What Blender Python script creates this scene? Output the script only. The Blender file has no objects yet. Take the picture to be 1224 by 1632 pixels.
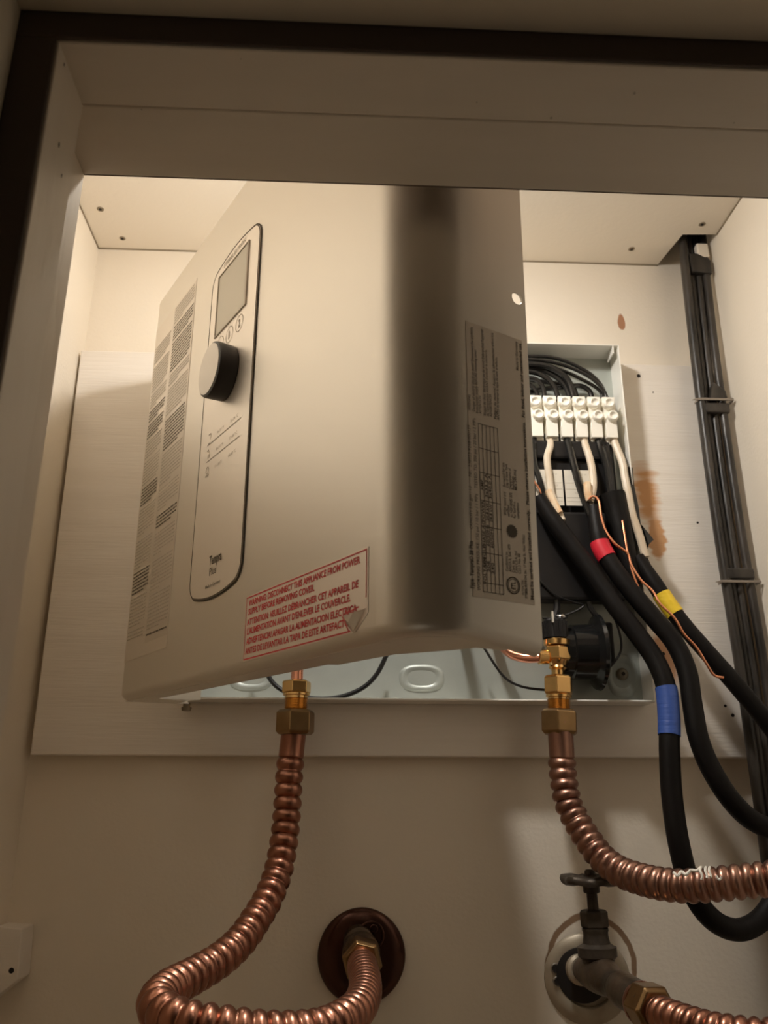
import bpy, math, random
import numpy as np
from mathutils import Vector, Matrix
rnd = random.Random(7)
sc = bpy.context.scene
COL = sc.collection

# ------------------------------------------------------------------ camera
F = 1332.597
PITCH, YAW, ROLL = .33345839, .04593048, .0020771
cp, sp, cy, sy = math.cos(PITCH), math.sin(PITCH), math.cos(YAW), math.sin(YAW)
fw = Vector((sy*cp, cy*cp, sp)); r0 = Vector((cy, -sy, 0)); u0 = r0.cross(fw)
rt = math.cos(ROLL)*r0 + math.sin(ROLL)*u0
up = -math.sin(ROLL)*r0 + math.cos(ROLL)*u0
cam_d = bpy.data.cameras.new('camera'); cam = bpy.data.objects.new('camera', cam_d); COL.objects.link(cam)
cam_d.sensor_fit = 'VERTICAL'; cam_d.sensor_height = 36.0; cam_d.lens = F/1632*36; cam_d.clip_start = .01
cam.matrix_world = Matrix(((rt.x, up.x, -fw.x, 0), (rt.y, up.y, -fw.y, 0), (rt.z, up.z, -fw.z, 0), (0, 0, 0, 1)))
cam_d.dof.use_dof = True; cam_d.dof.focus_distance = .56; cam_d.dof.aperture_fstop = 17.0
sc.camera = cam
# ------------------------------------------------------------------ world, lights, exposure
w = bpy.data.worlds.new('world'); sc.world = w; w.use_nodes = True
w.node_tree.nodes['Background'].inputs[0].default_value = (1.0, .78, .55, 1)
w.node_tree.nodes['Background'].inputs[1].default_value = .035
LAMP = (.034, .503, .5725)                                   # small round light under the closet ceiling, shining down
def point(name, loc, power, radius, color):
    l = bpy.data.lights.new(name, 'POINT'); l.energy = power; l.shadow_soft_size = radius; l.color = color
    o = bpy.data.objects.new(name, l); COL.objects.link(o); o.location = loc; return o
def disc_light(name, loc, power, size, color):
    l = bpy.data.lights.new(name, 'AREA'); l.shape = 'DISK'; l.size = size; l.energy = power; l.color = color
    o = bpy.data.objects.new(name, l); COL.objects.link(o); o.location = loc; return o
disc_light('closet_light_lens', (LAMP[0], LAMP[1], .5625), 1.55, .05, (1.0, .955, .90))
point('closet_light_bulb', (LAMP[0], LAMP[1], .550), 2.1, .020, (1.0, .955, .90))
room = disc_light('room_fill_light', (-.45, -.45, -.80), .22, .45, (1.0, .86, .68))         # unseen fill light added to lift casing and cover, low at the viewer's left
room.rotation_euler = (Vector((-.1, .3, .20))-room.location).to_track_quat('-Z', 'Y').to_euler()
vs = sc.view_settings
sc.display_settings.display_device = 'sRGB'
vs.view_transform = 'Standard'; vs.look = 'None'; vs.gamma = 1; vs.use_curve_mapping = False
vs.exposure = 0.0
sc.cycles.max_bounces = 12; sc.cycles.diffuse_bounces = 8; sc.cycles.use_denoising = True
sc.cycles.sample_clamp_indirect = 6

# ------------------------------------------------------------------ measuring helpers (points in metres; the camera is the origin)
def ray(px, py): return rt*((px-612)/F) - up*((py-816)/F) + fw
def P(px, py, Y):
    d = ray(px, py); return d*(Y/d.y)
def PD(px, py, depth): return ray(px, py)*depth
# the opened cover's own frame
C0 = Vector((-.1844, .7025, .0769))
CT = Vector((.4987, -.8664, -.0262)).normalized(); CV = Vector((.8668, .4985, .0126)); CV = (CV-CT*CV.dot(CT)).normalized(); CH = CT.cross(CV)
CW = .425; CR = .030; CD = .070; CHT = .368
def fr(px, py):
    d = ray(px, py); q = d*(C0.dot(CV)/d.dot(CV))-C0; return q.dot(CT), q.dot(CH)
def sd(px, py):
    pw = C0+CT*CW; d = ray(px, py); q = d*(pw.dot(CT)/d.dot(CT))-C0; return q.dot(CV), q.dot(CH)

# ------------------------------------------------------------------ materials
def mat(name, col, rough=.5, metal=0., bump=None, vary=None, coat=0., spec=None):
    m = bpy.data.materials.new(name); m.use_nodes = True; nt = m.node_tree; b = nt.nodes['Principled BSDF']
    b.inputs['Base Color'].default_value = (*col, 1); b.inputs['Roughness'].default_value = rough; b.inputs['Metallic'].default_value = metal
    if coat: b.inputs['Coat Weight'].default_value = coat; b.inputs['Coat Roughness'].default_value = .15
    if spec is not None: b.inputs['Specular IOR Level'].default_value = spec
    tc = nt.nodes.new('ShaderNodeTexCoord')
    if vary:
        col2, scale, stretch = vary
        mp = nt.nodes.new('ShaderNodeMapping'); mp.inputs['Scale'].default_value = stretch
        n = nt.nodes.new('ShaderNodeTexNoise'); n.inputs['Scale'].default_value = scale; n.inputs['Detail'].default_value = 5
        r = nt.nodes.new('ShaderNodeValToRGB'); r.color_ramp.elements[0].position = .35; r.color_ramp.elements[1].position = .68
        r.color_ramp.elements[0].color = (*col, 1); r.color_ramp.elements[1].color = (*col2, 1)
        nt.links.new(tc.outputs['Object'], mp.inputs[0]); nt.links.new(mp.outputs[0], n.inputs['Vector'])
        nt.links.new(n.outputs[0], r.inputs[0]); nt.links.new(r.outputs[0], b.inputs['Base Color'])
    if bump:
        scale, strength, stretch = bump
        mp = nt.nodes.new('ShaderNodeMapping'); mp.inputs['Scale'].default_value = stretch
        n = nt.nodes.new('ShaderNodeTexNoise'); n.inputs['Scale'].default_value = scale; n.inputs['Detail'].default_value = 4
        bp = nt.nodes.new('ShaderNodeBump'); bp.inputs['Strength'].default_value = strength; bp.inputs['Distance'].default_value = .001
        nt.links.new(tc.outputs['Object'], mp.inputs[0]); nt.links.new(mp.outputs[0], n.inputs['Vector'])
        nt.links.new(n.outputs[0], bp.inputs['Height']); nt.links.new(bp.outputs[0], b.inputs['Normal'])
    return m
def mask_layer(m, centre, size, col, edge=.25, nscale=60, namt=.9, ring=None, stretch=(1, 1, 1)):
    """a stain with a shape of its own on a painted surface: an ellipse (or a ring) with a ragged edge"""
    nt = m.node_tree; b = nt.nodes['Principled BSDF']
    L = nt.links.new; N = nt.nodes.new
    tc = N('ShaderNodeTexCoord'); mp = N('ShaderNodeMapping'); mp.vector_type = 'TEXTURE'
    mp.inputs['Location'].default_value = centre; mp.inputs['Scale'].default_value = size
    ln = N('ShaderNodeVectorMath'); ln.operation = 'LENGTH'
    L(tc.outputs['Object'], mp.inputs[0]); L(mp.outputs[0], ln.inputs[0])
    m2 = N('ShaderNodeMapping'); m2.inputs['Scale'].default_value = stretch; L(tc.outputs['Object'], m2.inputs[0])
    n = N('ShaderNodeTexNoise'); n.inputs['Scale'].default_value = nscale; n.inputs['Detail'].default_value = 6; L(m2.outputs[0], n.inputs['Vector'])
    mul = N('ShaderNodeMath'); mul.operation = 'MULTIPLY_ADD'; L(n.outputs[0], mul.inputs[0]); mul.inputs[1].default_value = namt; L(ln.outputs['Value'], mul.inputs[2])
    if ring:
        sb = N('ShaderNodeMath'); sb.operation = 'SUBTRACT'; L(mul.outputs[0], sb.inputs[0]); sb.inputs[1].default_value = 1+namt*.5
        ab = N('ShaderNodeMath'); ab.operation = 'ABSOLUTE'; L(sb.outputs[0], ab.inputs[0]); src = ab; lo, hi = ring, ring*1.5
    else: src = mul; lo, hi = 1+namt*.5-edge, 1+namt*.5
    mr = N('ShaderNodeMapRange'); mr.inputs['From Min'].default_value = lo; mr.inputs['From Max'].default_value = hi
    mr.inputs['To Min'].default_value = 1; mr.inputs['To Max'].default_value = 0; L(src.outputs[0], mr.inputs[0])
    mx = N('ShaderNodeMixRGB'); L(mr.outputs[0], mx.inputs[0]); mx.inputs[2].default_value = (*col, 1)
    s = b.inputs['Base Color']
    if s.is_linked: L(s.links[0].from_socket, mx.inputs[1])
    else: mx.inputs[1].default_value = s.default_value
    L(mx.outputs[0], s)

CREAM = (.82, .75, .64)
M = {
 'wall': mat('cream_wall_paint', CREAM, .6, bump=(300, .25, (1, 1, 1)), vary=((.79, .72, .61), 9, (1, 1, .6))),
 'ceiling': mat('cream_ceiling_paint', (.82, .76, .67), .6, bump=(200, .2, (1, 1, 1))),
 'board': mat('painted_plywood', (.83, .78, .71), .5, bump=(70, .28, (.5, 1, 9)), vary=((.79, .735, .66), 12, (.6, 1, 7))),
 'trim': mat('frame_paint', (.80, .73, .63), .4, bump=(90, .5, (1, 1, .25)), vary=((.74, .67, .57), 30, (1, 1, .2))),
 'header': mat('header_paint', (.80, .73, .63), .45, bump=(90, .5, (.25, 1, 1)), vary=((.74, .67, .57), 30, (.2, 1, 1))),
 'casing': mat('shaded_face', (.085, .062, .05), .7),  # front face turned away from the light, its shade put into the colour
 'outer': mat('outer_casing_paint', (.80, .72, .58), .6),
 'cover': mat('silver_satin_enamel', (.83, .795, .73), .42, .86, bump=(900, .03, (1, 1, 1))),
 'cover_in': mat('bare_cover_edge', (.72, .68, .60), .3, .6),
 'label': mat('clear_film_label', (.83, .78, .71), .42, .82),
 'label_grey': mat('grey_print_field', (.75, .70, .63), .42, .80),
 'side_label': mat('silver_rating_label', (.72, .65, .56), .5, .35),
 'warn': mat('warning_label_film', (.88, .81, .74), .45, .74),
 'warn_back': mat('peeled_label_back', (.85, .79, .70), .5, .1),
 'panel': mat('control_panel_film', (.88, .83, .76), .4, .78),
 'lcd': mat('lcd_glass', (.50, .47, .38), .3, .3, coat=.4),
 'ink': mat('dark_ink', (.10, .08, .055), .6),
 'ink_soft': mat('grey_ink', (.48, .43, .36), .6),
 'red_ink': mat('red_ink', (.70, .06, .07), .5),
 'black': mat('black_plastic', (.012, .011, .011), .35),
 'black_gloss': mat('black_gloss_plastic', (.01, .01, .01), .12),
 'wire_black': mat('black_wire_jacket', (.014, .013, .012), .22, 0, coat=.5),
 'rubber': mat('black_cable_sheath', (.006, .005, .0045), .5, bump=(250, .3, (1, 1, .3)), vary=((.009, .0075, .007), 40, (1, 1, .3)), spec=.15),
 'old_cable': mat('dusty_black_cable', (.010, .0085, .007), .40, bump=(160, .6, (1, 1, .3)), vary=((.055, .046, .038), 55, (1, 1, .35))),
 'knob_face': mat('knob_face', (.78, .74, .68), .4, .3),
 'galv': mat('galvanised_sheet', (.47, .50, .46), .42, .3, vary=((.41, .44, .405), 22, (1, 1, 1))),
 'galv_edge': mat('white_flange', (.86, .84, .78), .32, .05),
 'plastic_white': mat('white_terminal_plastic', (.90, .87, .78), .3),
 'brass': mat('brass', (.80, .50, .20), .22, 1., bump=(200, .08, (1, 1, 1))),
 'brass_dark': mat('tarnished_brass', (.34, .215, .10), .30, 1., vary=((.25, .16, .075), 60, (1, 1, 1))),
 'copper_pink': mat('bright_copper', (.93, .42, .28), .25, 1.),
 'copper': mat('corrugated_copper', (.43, .20, .135), .31, 1., vary=((.33, .155, .105), 45, (1, 1, 1))),
 'copper_dull': mat('weathered_copper', (.40, .225, .165), .36, 1., vary=((.31, .17, .13), 45, (1, 1, 1))),
 'copper_wire': mat('copper_wire', (.85, .36, .20), .3, 1.),
 'white_wire': mat('white_wire_jacket', (.74, .66, .54), .4, bump=(300, .4, (1, 1, .4)), vary=((.62, .50, .36), 60, (1, 1, .4))),
 'paper': mat('paper_filler', (.70, .46, .26), .8, vary=((.80, .68, .50), 120, (1, 1, 1))),
 'sticker': mat('white_sticker', (.72, .67, .57), .6),
 'tape_blue': mat('blue_tape', (.035, .085, .33), .4, bump=(120, .5, (.3, .3, 3))),
 'tape_red': mat('red_tape', (.62, .02, .04), .4),
 'tape_yellow': mat('yellow_tape', (.80, .56, .03), .4, bump=(120, .5, (.3, .3, 3))),
 'bronze': mat('dark_bronze_plate', (.075, .032, .022), .22, .75),
 'old_plate': mat('painted_plate', (.52, .46, .36), .45, .3, vary=((.36, .30, .22), 40, (1, 1, 1))),
 'iron': mat('tarnished_valve_metal', (.045, .036, .028), .5, .6, bump=(150, .5, (1, 1, 1)), vary=((.10, .08, .06), 60, (1, 1, 1))),
 'valve_bronze': mat('valve_bronze', (.14, .095, .06), .42, .7, bump=(150, .5, (1, 1, 1)), vary=((.07, .055, .04), 50, (1, 1, 1))),
 'steel': mat('dull_steel', (.45, .43, .40), .35, 1.),
 'chrome': mat('chrome', (.85, .85, .85), .08, 1.),
 'strap': mat('grey_strap', (.30, .26, .22), .45, .5),
 'teflon': mat('white_thread_tape', (.85, .82, .74), .5),
 'dark': mat('dark_hole', (.02, .015, .012), .9),
 'screw': mat('painted_screw', (.30, .25, .18), .5, .4),
 'dark_backing': mat('dark_wood_backing', (.13, .085, .05), .7, vary=((.09, .06, .035), 14, (1, 1, .2))),
 'floor': mat('wood_floor', (.30, .20, .12), .5, vary=((.22, .14, .08), 12, (1, 6, 1))),
}
# worn wood showing through the paint of the mounting board, small marks on the wall
OR = (.56, .29, .12)
mask_layer(M['board'], (.300, .776, .292), (.016, .1, .040), OR, .55, 45, 1.3, stretch=(.5, 1, 3))
mask_layer(M['board'], (.306, .776, .245), (.010, .1, .022), (.55, .30, .14), .25, 60, .9, stretch=(1, 1, 3))
mask_layer(M['board'], (.300, .76, .125), (.014, .1, .03), (.60, .34, .20), .35, 60, .9)
mask_layer(M['wall'], (.2995, .794, .503), (.0045, .1, .011), (.40, .20, .11), .2, 90, .8)
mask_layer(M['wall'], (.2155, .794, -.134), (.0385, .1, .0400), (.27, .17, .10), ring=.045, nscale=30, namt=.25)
mask_layer(M['wall'], (.240, .794, -.180), (.035, .1, .040), (.78, .72, .62), .1, 60, .2)

# ------------------------------------------------------------------ mesh builder
class MB:
    def __init__(s): s.v = []; s.f = []
    def add(s, vs, fs):
        k = len(s.v); s.v += [tuple(x) for x in vs]; s.f += [tuple(i+k for i in f) for f in fs]; return s
    def box(s, a, b, M4=None):
        x0, y0, z0 = a; x1, y1, z1 = b
        vs = [Vector(p) for p in ((x0,y0,z0),(x1,y0,z0),(x1,y1,z0),(x0,y1,z0),(x0,y0,z1),(x1,y0,z1),(x1,y1,z1),(x0,y1,z1))]
        if M4: vs = [M4 @ p for p in vs]
        return s.add(vs, [(0,3,2,1),(4,5,6,7),(0,1,5,4),(1,2,6,5),(2,3,7,6),(3,0,4,7)])
    def prism(s, pts, d):
        """closed polygon of 3D points pushed along vector d"""
        n = len(pts); d = Vector(d); pts = [Vector(p) for p in pts]
        vs = pts+[p+d for p in pts]
        nrm = sum(((pts[i]-pts[0]).cross(pts[(i+1) % n]-pts[0]) for i in range(n)), Vector())
        fs = [tuple(range(n)), tuple(reversed(range(n, 2*n)))]+[(i, i+n, (i+1) % n+n, (i+1) % n) for i in range(n)]
        if nrm.dot(d) > 0: fs = [tuple(reversed(f)) for f in fs]
        return s.add(vs, fs)
    def tube(s, path, rad, seg=12, cap=True, flat=1., nref=None):
        """rad: number, list or function of arc length; flat squashes one axis of the section"""
        path = [Vector(p) for p in path]; n = len(path)
        T = [(path[min(i+1, n-1)]-path[max(i-1, 0)]).normalized() for i in range(n)]
        a = Vector(nref) if nref else (Vector((0, 0, 1)) if abs(T[0].z) < .8 else Vector((1, 0, 0)))
        N = (a-T[0]*a.dot(T[0])).normalized(); arc = 0; rings = []
        for i in range(n):
            if i: arc += (path[i]-path[i-1]).length
            N = (N-T[i]*N.dot(T[i])).normalized(); B = T[i].cross(N)
            r = rad(arc) if callable(rad) else (rad[i] if isinstance(rad, (list, tuple)) else rad)
            rings.append([path[i]+N*(r*math.cos(2*math.pi*j/seg))+B*(r*flat*math.sin(2*math.pi*j/seg)) for j in range(seg)])
        vs = [p for r_ in rings for p in r_]
        fs = [(i*seg+j, i*seg+(j+1) % seg, (i+1)*seg+(j+1) % seg, (i+1)*seg+j) for i in range(n-1) for j in range(seg)]
        if cap: fs += [tuple(reversed(range(seg))), tuple(range((n-1)*seg, n*seg))]
        return s.add(vs, fs)
    def lathe(s, A, D, prof, seg=28, rot=0.):
        """prof: (distance along D from A, radius)"""
        D = Vector(D).normalized(); A = Vector(A); a = Vector((0, 0, 1)) if abs(D.z) < .8 else Vector((0, -1, 0))
        N = (a-D*a.dot(D)).normalized(); B = D.cross(N)
        vs = [A+D*t+(N*math.cos(rot+2*math.pi*j/seg)+B*math.sin(rot+2*math.pi*j/seg))*r for t, r in prof for j in range(seg)]
        n = len(prof)
        fs = [(i*seg+j, i*seg+(j+1) % seg, (i+1)*seg+(j+1) % seg, (i+1)*seg+j) for i in range(n-1) for j in range(seg)]
        fs += [tuple(reversed(range(seg))), tuple(range((n-1)*seg, n*seg))]
        return s.add(vs, fs)
    def hexnut(s, A, D, length, af, rot=0., ch=.12):
        """hexagon of half width across corners af with chamfered corners"""
        c = length*ch
        return s.lathe(A, D, [(0, af*.84), (c, af), (length-c, af), (length, af*.84)], 6, rot)
    def sphere(s, c, r, seg=12, sc_=(1, 1, 1)):
        prof = [(-r*math.cos(math.pi*i/8), max(r*math.sin(math.pi*i/8), 1e-5)) for i in range(9)]
        k = len(s.v); s.lathe(c, (0, 0, 1), prof, seg)
        c = Vector(c)
        for i in range(k, len(s.v)):
            d = Vector(s.v[i])-c; s.v[i] = tuple(c+Vector((d.x*sc_[0], d.y*sc_[1], d.z*sc_[2])))
        return s
def link(o, parent, local=False):
    COL.objects.link(o)
    if parent:
        o.parent = parent
        if not local: o.matrix_parent_inverse = WM[parent.name].inverted()
    return o
WM = {}
def build(name, mb, m, parent=None, smooth=False, local=False, bevel=0., props=None, bseg=2, ang=35):
    me = bpy.data.meshes.new(name); me.from_pydata(mb.v, [], mb.f); me.materials.append(M[m] if isinstance(m, str) else m)
    if smooth:
        me.polygons.foreach_set('use_smooth', [True]*len(me.polygons)); me.set_sharp_from_angle(angle=math.radians(ang))
    o = bpy.data.objects.new(name, me); link(o, parent, local); WM[o.name] = Matrix.Identity(4) if not local else WM.get(parent.name, Matrix.Identity(4))
    if bevel:
        b = o.modifiers.new('bevel', 'BEVEL'); b.width = bevel; b.segments = bseg; b.limit_method = 'ANGLE'; b.angle_limit = math.radians(30)
    for k, v in (props or {}).items(): o[k] = v
    return o
def thing(name, loc, label, cat, group=None, mw=None):
    o = bpy.data.objects.new(name, None); o.empty_display_size = .02; COL.objects.link(o)
    m4 = mw or Matrix.Translation(Vector(loc)); o.matrix_world = m4; WM[o.name] = m4.copy()
    o['label'] = label; o['category'] = cat
    if group: o['group'] = group
    return o
ST = {'kind': 'structure'}
def tag(label, cat, group=None):
    d = {'label': label, 'category': cat}
    if group: d['group'] = group
    return d
def smooth_path(pts, n=12):
    pts = [Vector(p) for p in pts]; q = [pts[0]*2-pts[1]]+pts+[pts[-1]*2-pts[-2]]; out = []
    for i in range(1, len(q)-2):
        a, b, c, d = q[i-1], q[i], q[i+1], q[i+2]
        for k in range(n):
            t = k/n; out.append(.5*((2*b)+(c-a)*t+(2*a-5*b+4*c-d)*t*t+(3*b-a-3*c+d)*t**3))
    out.append(pts[-1]); return out
def resample(path, step):
    L = [0]
    for i in range(1, len(path)): L.append(L[-1]+(path[i]-path[i-1]).length)
    n = max(2, int(L[-1]/step)); out = []; j = 0
    for k in range(n+1):
        t = L[-1]*k/n
        while j < len(L)-2 and L[j+1] < t: j += 1
        f = (t-L[j])/max(1e-9, L[j+1]-L[j]); out.append(path[j].lerp(path[j+1], min(1, f)))
    return out, L[-1]
# lettering: Blender's own font turned into a flat mesh
_tc = {}
def glyphs(s, bold=0.):
    if (s, bold) in _tc: return _tc[(s, bold)]
    c = bpy.data.curves.new('lettering', 'FONT'); c.body = s; c.resolution_u = 2; c.offset = bold
    o = bpy.data.objects.new('lettering', c); COL.objects.link(o)
    me = o.to_mesh(); v = [tuple(x.co) for x in me.vertices]; f = [tuple(p.vertices) for p in me.polygons]; o.to_mesh_clear()
    bpy.data.objects.remove(o); bpy.data.curves.remove(c)
    x0 = min(p[0] for p in v); x1 = max(p[0] for p in v)
    _tc[(s, bold)] = ([((p[0]-x0)/(x1-x0), p[1]/.70) for p in v], f); return _tc[(s, bold)]
def write(mb, s, x, y, wdt, hgt, put, bold=0.):
    """one line starting at x with baseline y, put maps (x, y) to the surface"""
    v, f = glyphs(s, bold); mb.add([put(x+a*wdt, y+b*hgt) for a, b in v], f)
FRONT = lambda off: (lambda x, y: (x, -off, y))
SIDE = lambda off: (lambda x, y: (CW+off, -y, x))       # x runs up the cover, y towards its front
def line_strip(mb, pts, wd, put, closed=False):
    n = len(pts); pts = [Vector(p) for p in pts]; rows = []
    for i in range(n):
        a = pts[(i-1) % n] if closed or i else pts[0]; b = pts[(i+1) % n] if closed or i < n-1 else pts[-1]
        t = (b-a).normalized(); m = Vector((-t.y, t.x))*wd/2; rows.append((pts[i]+m, pts[i]-m))
    vs = [put(*q) for r_ in rows for q in r_]; e = n if closed else n-1
    mb.add(vs, [(2*i, 2*i+1, (2*i+3) % (2*n), (2*i+2) % (2*n)) for i in range(e)])
def ringpts(x, y, r, n=24, ry=None): return [(x+r*math.cos(2*math.pi*i/n), y+(ry or r)*math.sin(2*math.pi*i/n)) for i in range(n)]

# ================================================================== the closet
XL, XR, YW, ZC, YF = -.281, .393, .794, .579, .325      # left wall, right wall, back wall, ceiling, inner face of the front
ZF = -.95
build('wall_back', MB().box((XL-.02, YW, ZF), (XR+.02, YW+.02, ZC+.1)), 'wall', props=ST)
build('wall_left', MB().box((XL-.02, YF, ZF), (XL, YW, ZC+.1)), 'wall', props=ST)
build('wall_right', MB().box((XR, YF, ZF), (XR+.02, YW, ZC+.1)), 'wall', props=ST)
NX, NY = .352, .737
ceil = build('ceiling', MB().prism([(XL, YF, ZC), (XR, YF, ZC), (XR, NY, ZC), (NX+.004, NY+.002, ZC), (NX-.004, YW, ZC), (XL, YW, ZC)], (0, 0, .012)), 'ceiling', props=ST)
build('ceiling_backing', MB().box((XL-.02, YF, ZC+.1), (XR+.02, YW+.02, ZC+.115)), 'dark', ceil)
build('floor', MB().box((XL-.6, -.8, ZF-.02), (XR+.6, YW+.02, ZF)), 'floor', props=ST)
# fine dark joints round the ceiling panel
j = MB(); j.box((XL, YW-.0012, ZC-.0012), (NX-.004, YW, ZC)); j.box((XL, YF, ZC-.0012), (XL+.0012, YW, ZC)); j.box((XR-.0012, YF, ZC-.0012), (XR, NY, ZC))
build('ceiling_joint', j, 'screw', ceil)
for x, y, r in ((-.261, .728, .0035), (-.250, .775, .0032), (.370, .721, .0034), (.309, .766, .0034)):
    s = build('screw', MB().lathe((x, y, ZC-.0006), (0, 0, 1), [(0, r), (.0004, r*1.05), (.0008, r)], 18), 'screw', ceil, smooth=True)
    build('screw_recess', MB().lathe((x, y, ZC-.0009), (0, 0, 1), [(0, r*.5), (.0006, r*.5)], 10), 'dark', s)

# front of the closet with the opening; the frame has two steps
XA, XB, YA, YM = -.1260, -.1372, .277, .311; ZO = .3058; KS = .465
s_ = YF/.6988
XA = -.2708*s_*.597/.657; ZO = .597*s_; XB = -.2708*s_; YA = .595*ZO/.658; YM = .668*ZO/.656
XRO = .372; ZBO = -.62
def frame(n, y0, y1, xl, xr, z, m1, m2, wide=.16):
    build('trim_%d' % n, MB().box((xl-wide, y0, ZBO), (xl, y1, z)), m1, props=ST, bevel=.0008)
    build('trim_%d' % (n+1), MB().box((xr, y0, ZBO), (xr+wide, y1, z)), m1, props=ST, bevel=.0008)
    build('trim_%d' % (n+2), MB().box((xl-wide, y0, z), (xr+wide, y1, z+wide)), m2, props=ST, bevel=.0008)
frame(1, YA+.0008, YM, XA, XRO, ZO, 'trim', 'header')
frame(4, YM+.0003, YF, XB, XRO+.01, ZO, 'trim', 'header')
wf = MB().box((XL-.02, YF+.0002, ZO+.0006), (XR+.02, YF+.0012, ZC+.1)); build('wall_front', wf, 'dark_backing', props=ST)  # unseen inner face, made dark to dim bounce and the cover's reflection
wf = MB(); wf.box((XL-.02, YF+.0002, ZBO), (XB-.004, YF+.006, ZO+.004)); wf.box((XRO+.014, YF+.0002, ZBO), (XR+.02, YF+.006, ZO+.004))

build('wall_front', wf, 'wall', props=ST)
build('wall_room', MB().box((-1.1, -1.02, ZF), (1.2, -1.0, 1.3)), 'wall', props=ST)
build('ceiling_room', MB().box((-1.1, -1.02, 1.3), (1.2, YA-.06, 1.32)), 'ceiling', props=ST)
build('trim_13', MB().box((XL-.02, YA+.0008, ZF), (XR+.02, YF, ZBO)), 'trim', props=ST)
# dark face round the opening and the lighter casing that stands proud of it
frame(7, YA-.0012, YA+.0006, XA-.0007, XRO+.0005, ZO+.0005, 'casing', 'casing')
g = .0125
frame(10, YA-.06, YA-.0014, XA-g-.003, XRO+g, ZO+g, 'outer', 'outer', .3)
# the round light itself
lf = thing('puck_light', LAMP, 'small round light fixed under the closet ceiling above the heater', 'light')
build('housing', MB().lathe((LAMP[0], LAMP[1], ZC), (0, 0, -1), [(0, .034), (.006, .036), (.008, .034), (.008, .0265), (.007, .0265)], 32), 'plastic_white', lf, smooth=True)
# nail holes and chips in the frame
def chip(name, c, n, r, parent, m='dark', el=2.):
    n = Vector(n); a = Vector((0, 0, 1)) if abs(n.z) < .5 else Vector((0, 1, 0)); b = n.cross(a)
    build(name, MB().add([Vector(c)+n*.0003+a*(r*el*math.cos(t)*rnd.uniform(.7, 1.2))+b*(r*math.sin(t)*rnd.uniform(.7, 1.2)) for t in [2*math.pi*i/9 for i in range(9)]], [tuple(range(9))]), m, parent)
tl = bpy.data.objects['trim_1']; th_ = bpy.data.objects['trim_3']
for px, py, r in ((101, 103, .0005), (93, 231, .0007), (97, 280, .0005)):
    d = ray(px, py); chip('nail_hole', d*(XA/d.x), (1, 0, 0), r, tl)
for px, py, r in ((226, 174, .0004), (384, 93, .0003), (878, 187, .0006), (1011, 148, .0006), (760, 162, .0004), (1170, 195, .0004)):
    d = ray(px, py); chip('nail_hole', d*(ZO/d.z), (0, 0, -1), r, th_, 'ink_soft', 1.2)

# ================================================================== mounting board
YB = .776
bd = thing('mounting_board', (.05, YB, .04), 'large cream painted plywood board behind the heater, bare brown wood showing beside the cables', 'board')
build('plywood_sheet', MB().prism([(-.2745, YB, .0382), (.386, YB, .0382), (.386, YB, .4405), (-.2785, YB, .4405)], (0, YW-YB-.0003, 0)), 'board', bd, bevel=.0012)
for px, py, r in ((1018, 599, .0021), (1112, 833, .0012), (1057, 1042, .0018), (1156, 1125, .0014), (1168, 1140, .0017), (1041, 625, .0008)):
    c = P(px, py, YB-.0002); build('nail_hole', MB().lathe(c, (0, 1, 0), [(0, r), (.0006, r)], 12), 'dark', bd)

# small block low on the left
bl = thing('wooden_cleat', P(12, 1530, .76), 'short painted wooden block with a screw hole at the bottom corner, under the board edge', 'wood block')
q = [P(x, y, .765) for x, y in ((-14, 1477), (35, 1480), (28, 1562), (-14, 1604))]
q[0].x = XL+.001; q[3].x = XL+.001
build('block', MB().prism(q, (0, YW-.765-.0005, 0)), 'board', bl, bevel=.001)
build('screw_hole', MB().lathe(P(18, 1547, .7648), (0, 1, 0), [(0, .0022), (.0007, .0022)], 9), 'dark', bl)

# ================================================================== heater base (pan, terminals, plumbing stubs)
PX0, PX1, PZ0, PZ1, YR = -.1436, .2764, .084, .4455, .746
hw = thing('water_heater', (.066, YB, PZ0), 'grey metal heater pan with white terminal block and brass fittings on the board', 'water heater')
TH = .0012
pan = MB(); pan.box((PX0, YB-.0016, PZ0), (PX1, YB-.0003, PZ1))
build('back_plate', pan, 'galv', hw)
fl = MB()
fl.box((PX1-TH, YR, PZ0), (PX1, YB-.0016, PZ1)); fl.box((PX0, YR, PZ0), (PX0+TH, YB-.0016, PZ1)); fl.box((PX0, YR, PZ1-TH), (PX1, YB-.0016, PZ1))
fl.box((PX0, YR, PZ0), (PX1, YB-.0016, PZ0+TH))
fl.tube([(PX0+.0005, YR, PZ0+.0008), (PX1-.0005, YR, PZ0+.0008)], .0011, 8)
fl.box((PX1-.007, YR, PZ1-.010), (PX1-.0058, YR+.02, PZ1-TH))
build('pan_flange', fl, 'galv_edge', hw, bevel=.0004)
# pressed mounting slots in the back plate
for cx_, cz_, vert in ((.0707, .1075, False), (.2576, .1115, True), (-.085, .1075, False)):
    a, b_ = (.021, .0125) if not vert else (.0145, .0205)
    m = MB(); n = 40
    def sup(rx, rz, y): return [(cx_+rx*math.copysign(abs(math.cos(t))**.75, math.cos(t)), y, cz_+rz*math.copysign(abs(math.sin(t))**.75, math.sin(t))) for t in [2*math.pi*i/n for i in range(n)]]
    rings = [sup(a, b_, YB-.0016), sup(a*.9, b_*.88, YB-.0032), sup(a*.78, b_*.74, YB-.0034), sup(a*.62, b_*.56, YB-.0020)]
    m.add([p for r_ in rings for p in r_], [(i*n+k, (i+1)*n+k, (i+1)*n+(k+1) % n, i*n+(k+1) % n) for i in range(3) for k in range(n)]+[tuple(range(3*n, 4*n))])
    build('mounting_slot', m, 'galv', hw, smooth=True, ang=60)
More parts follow.
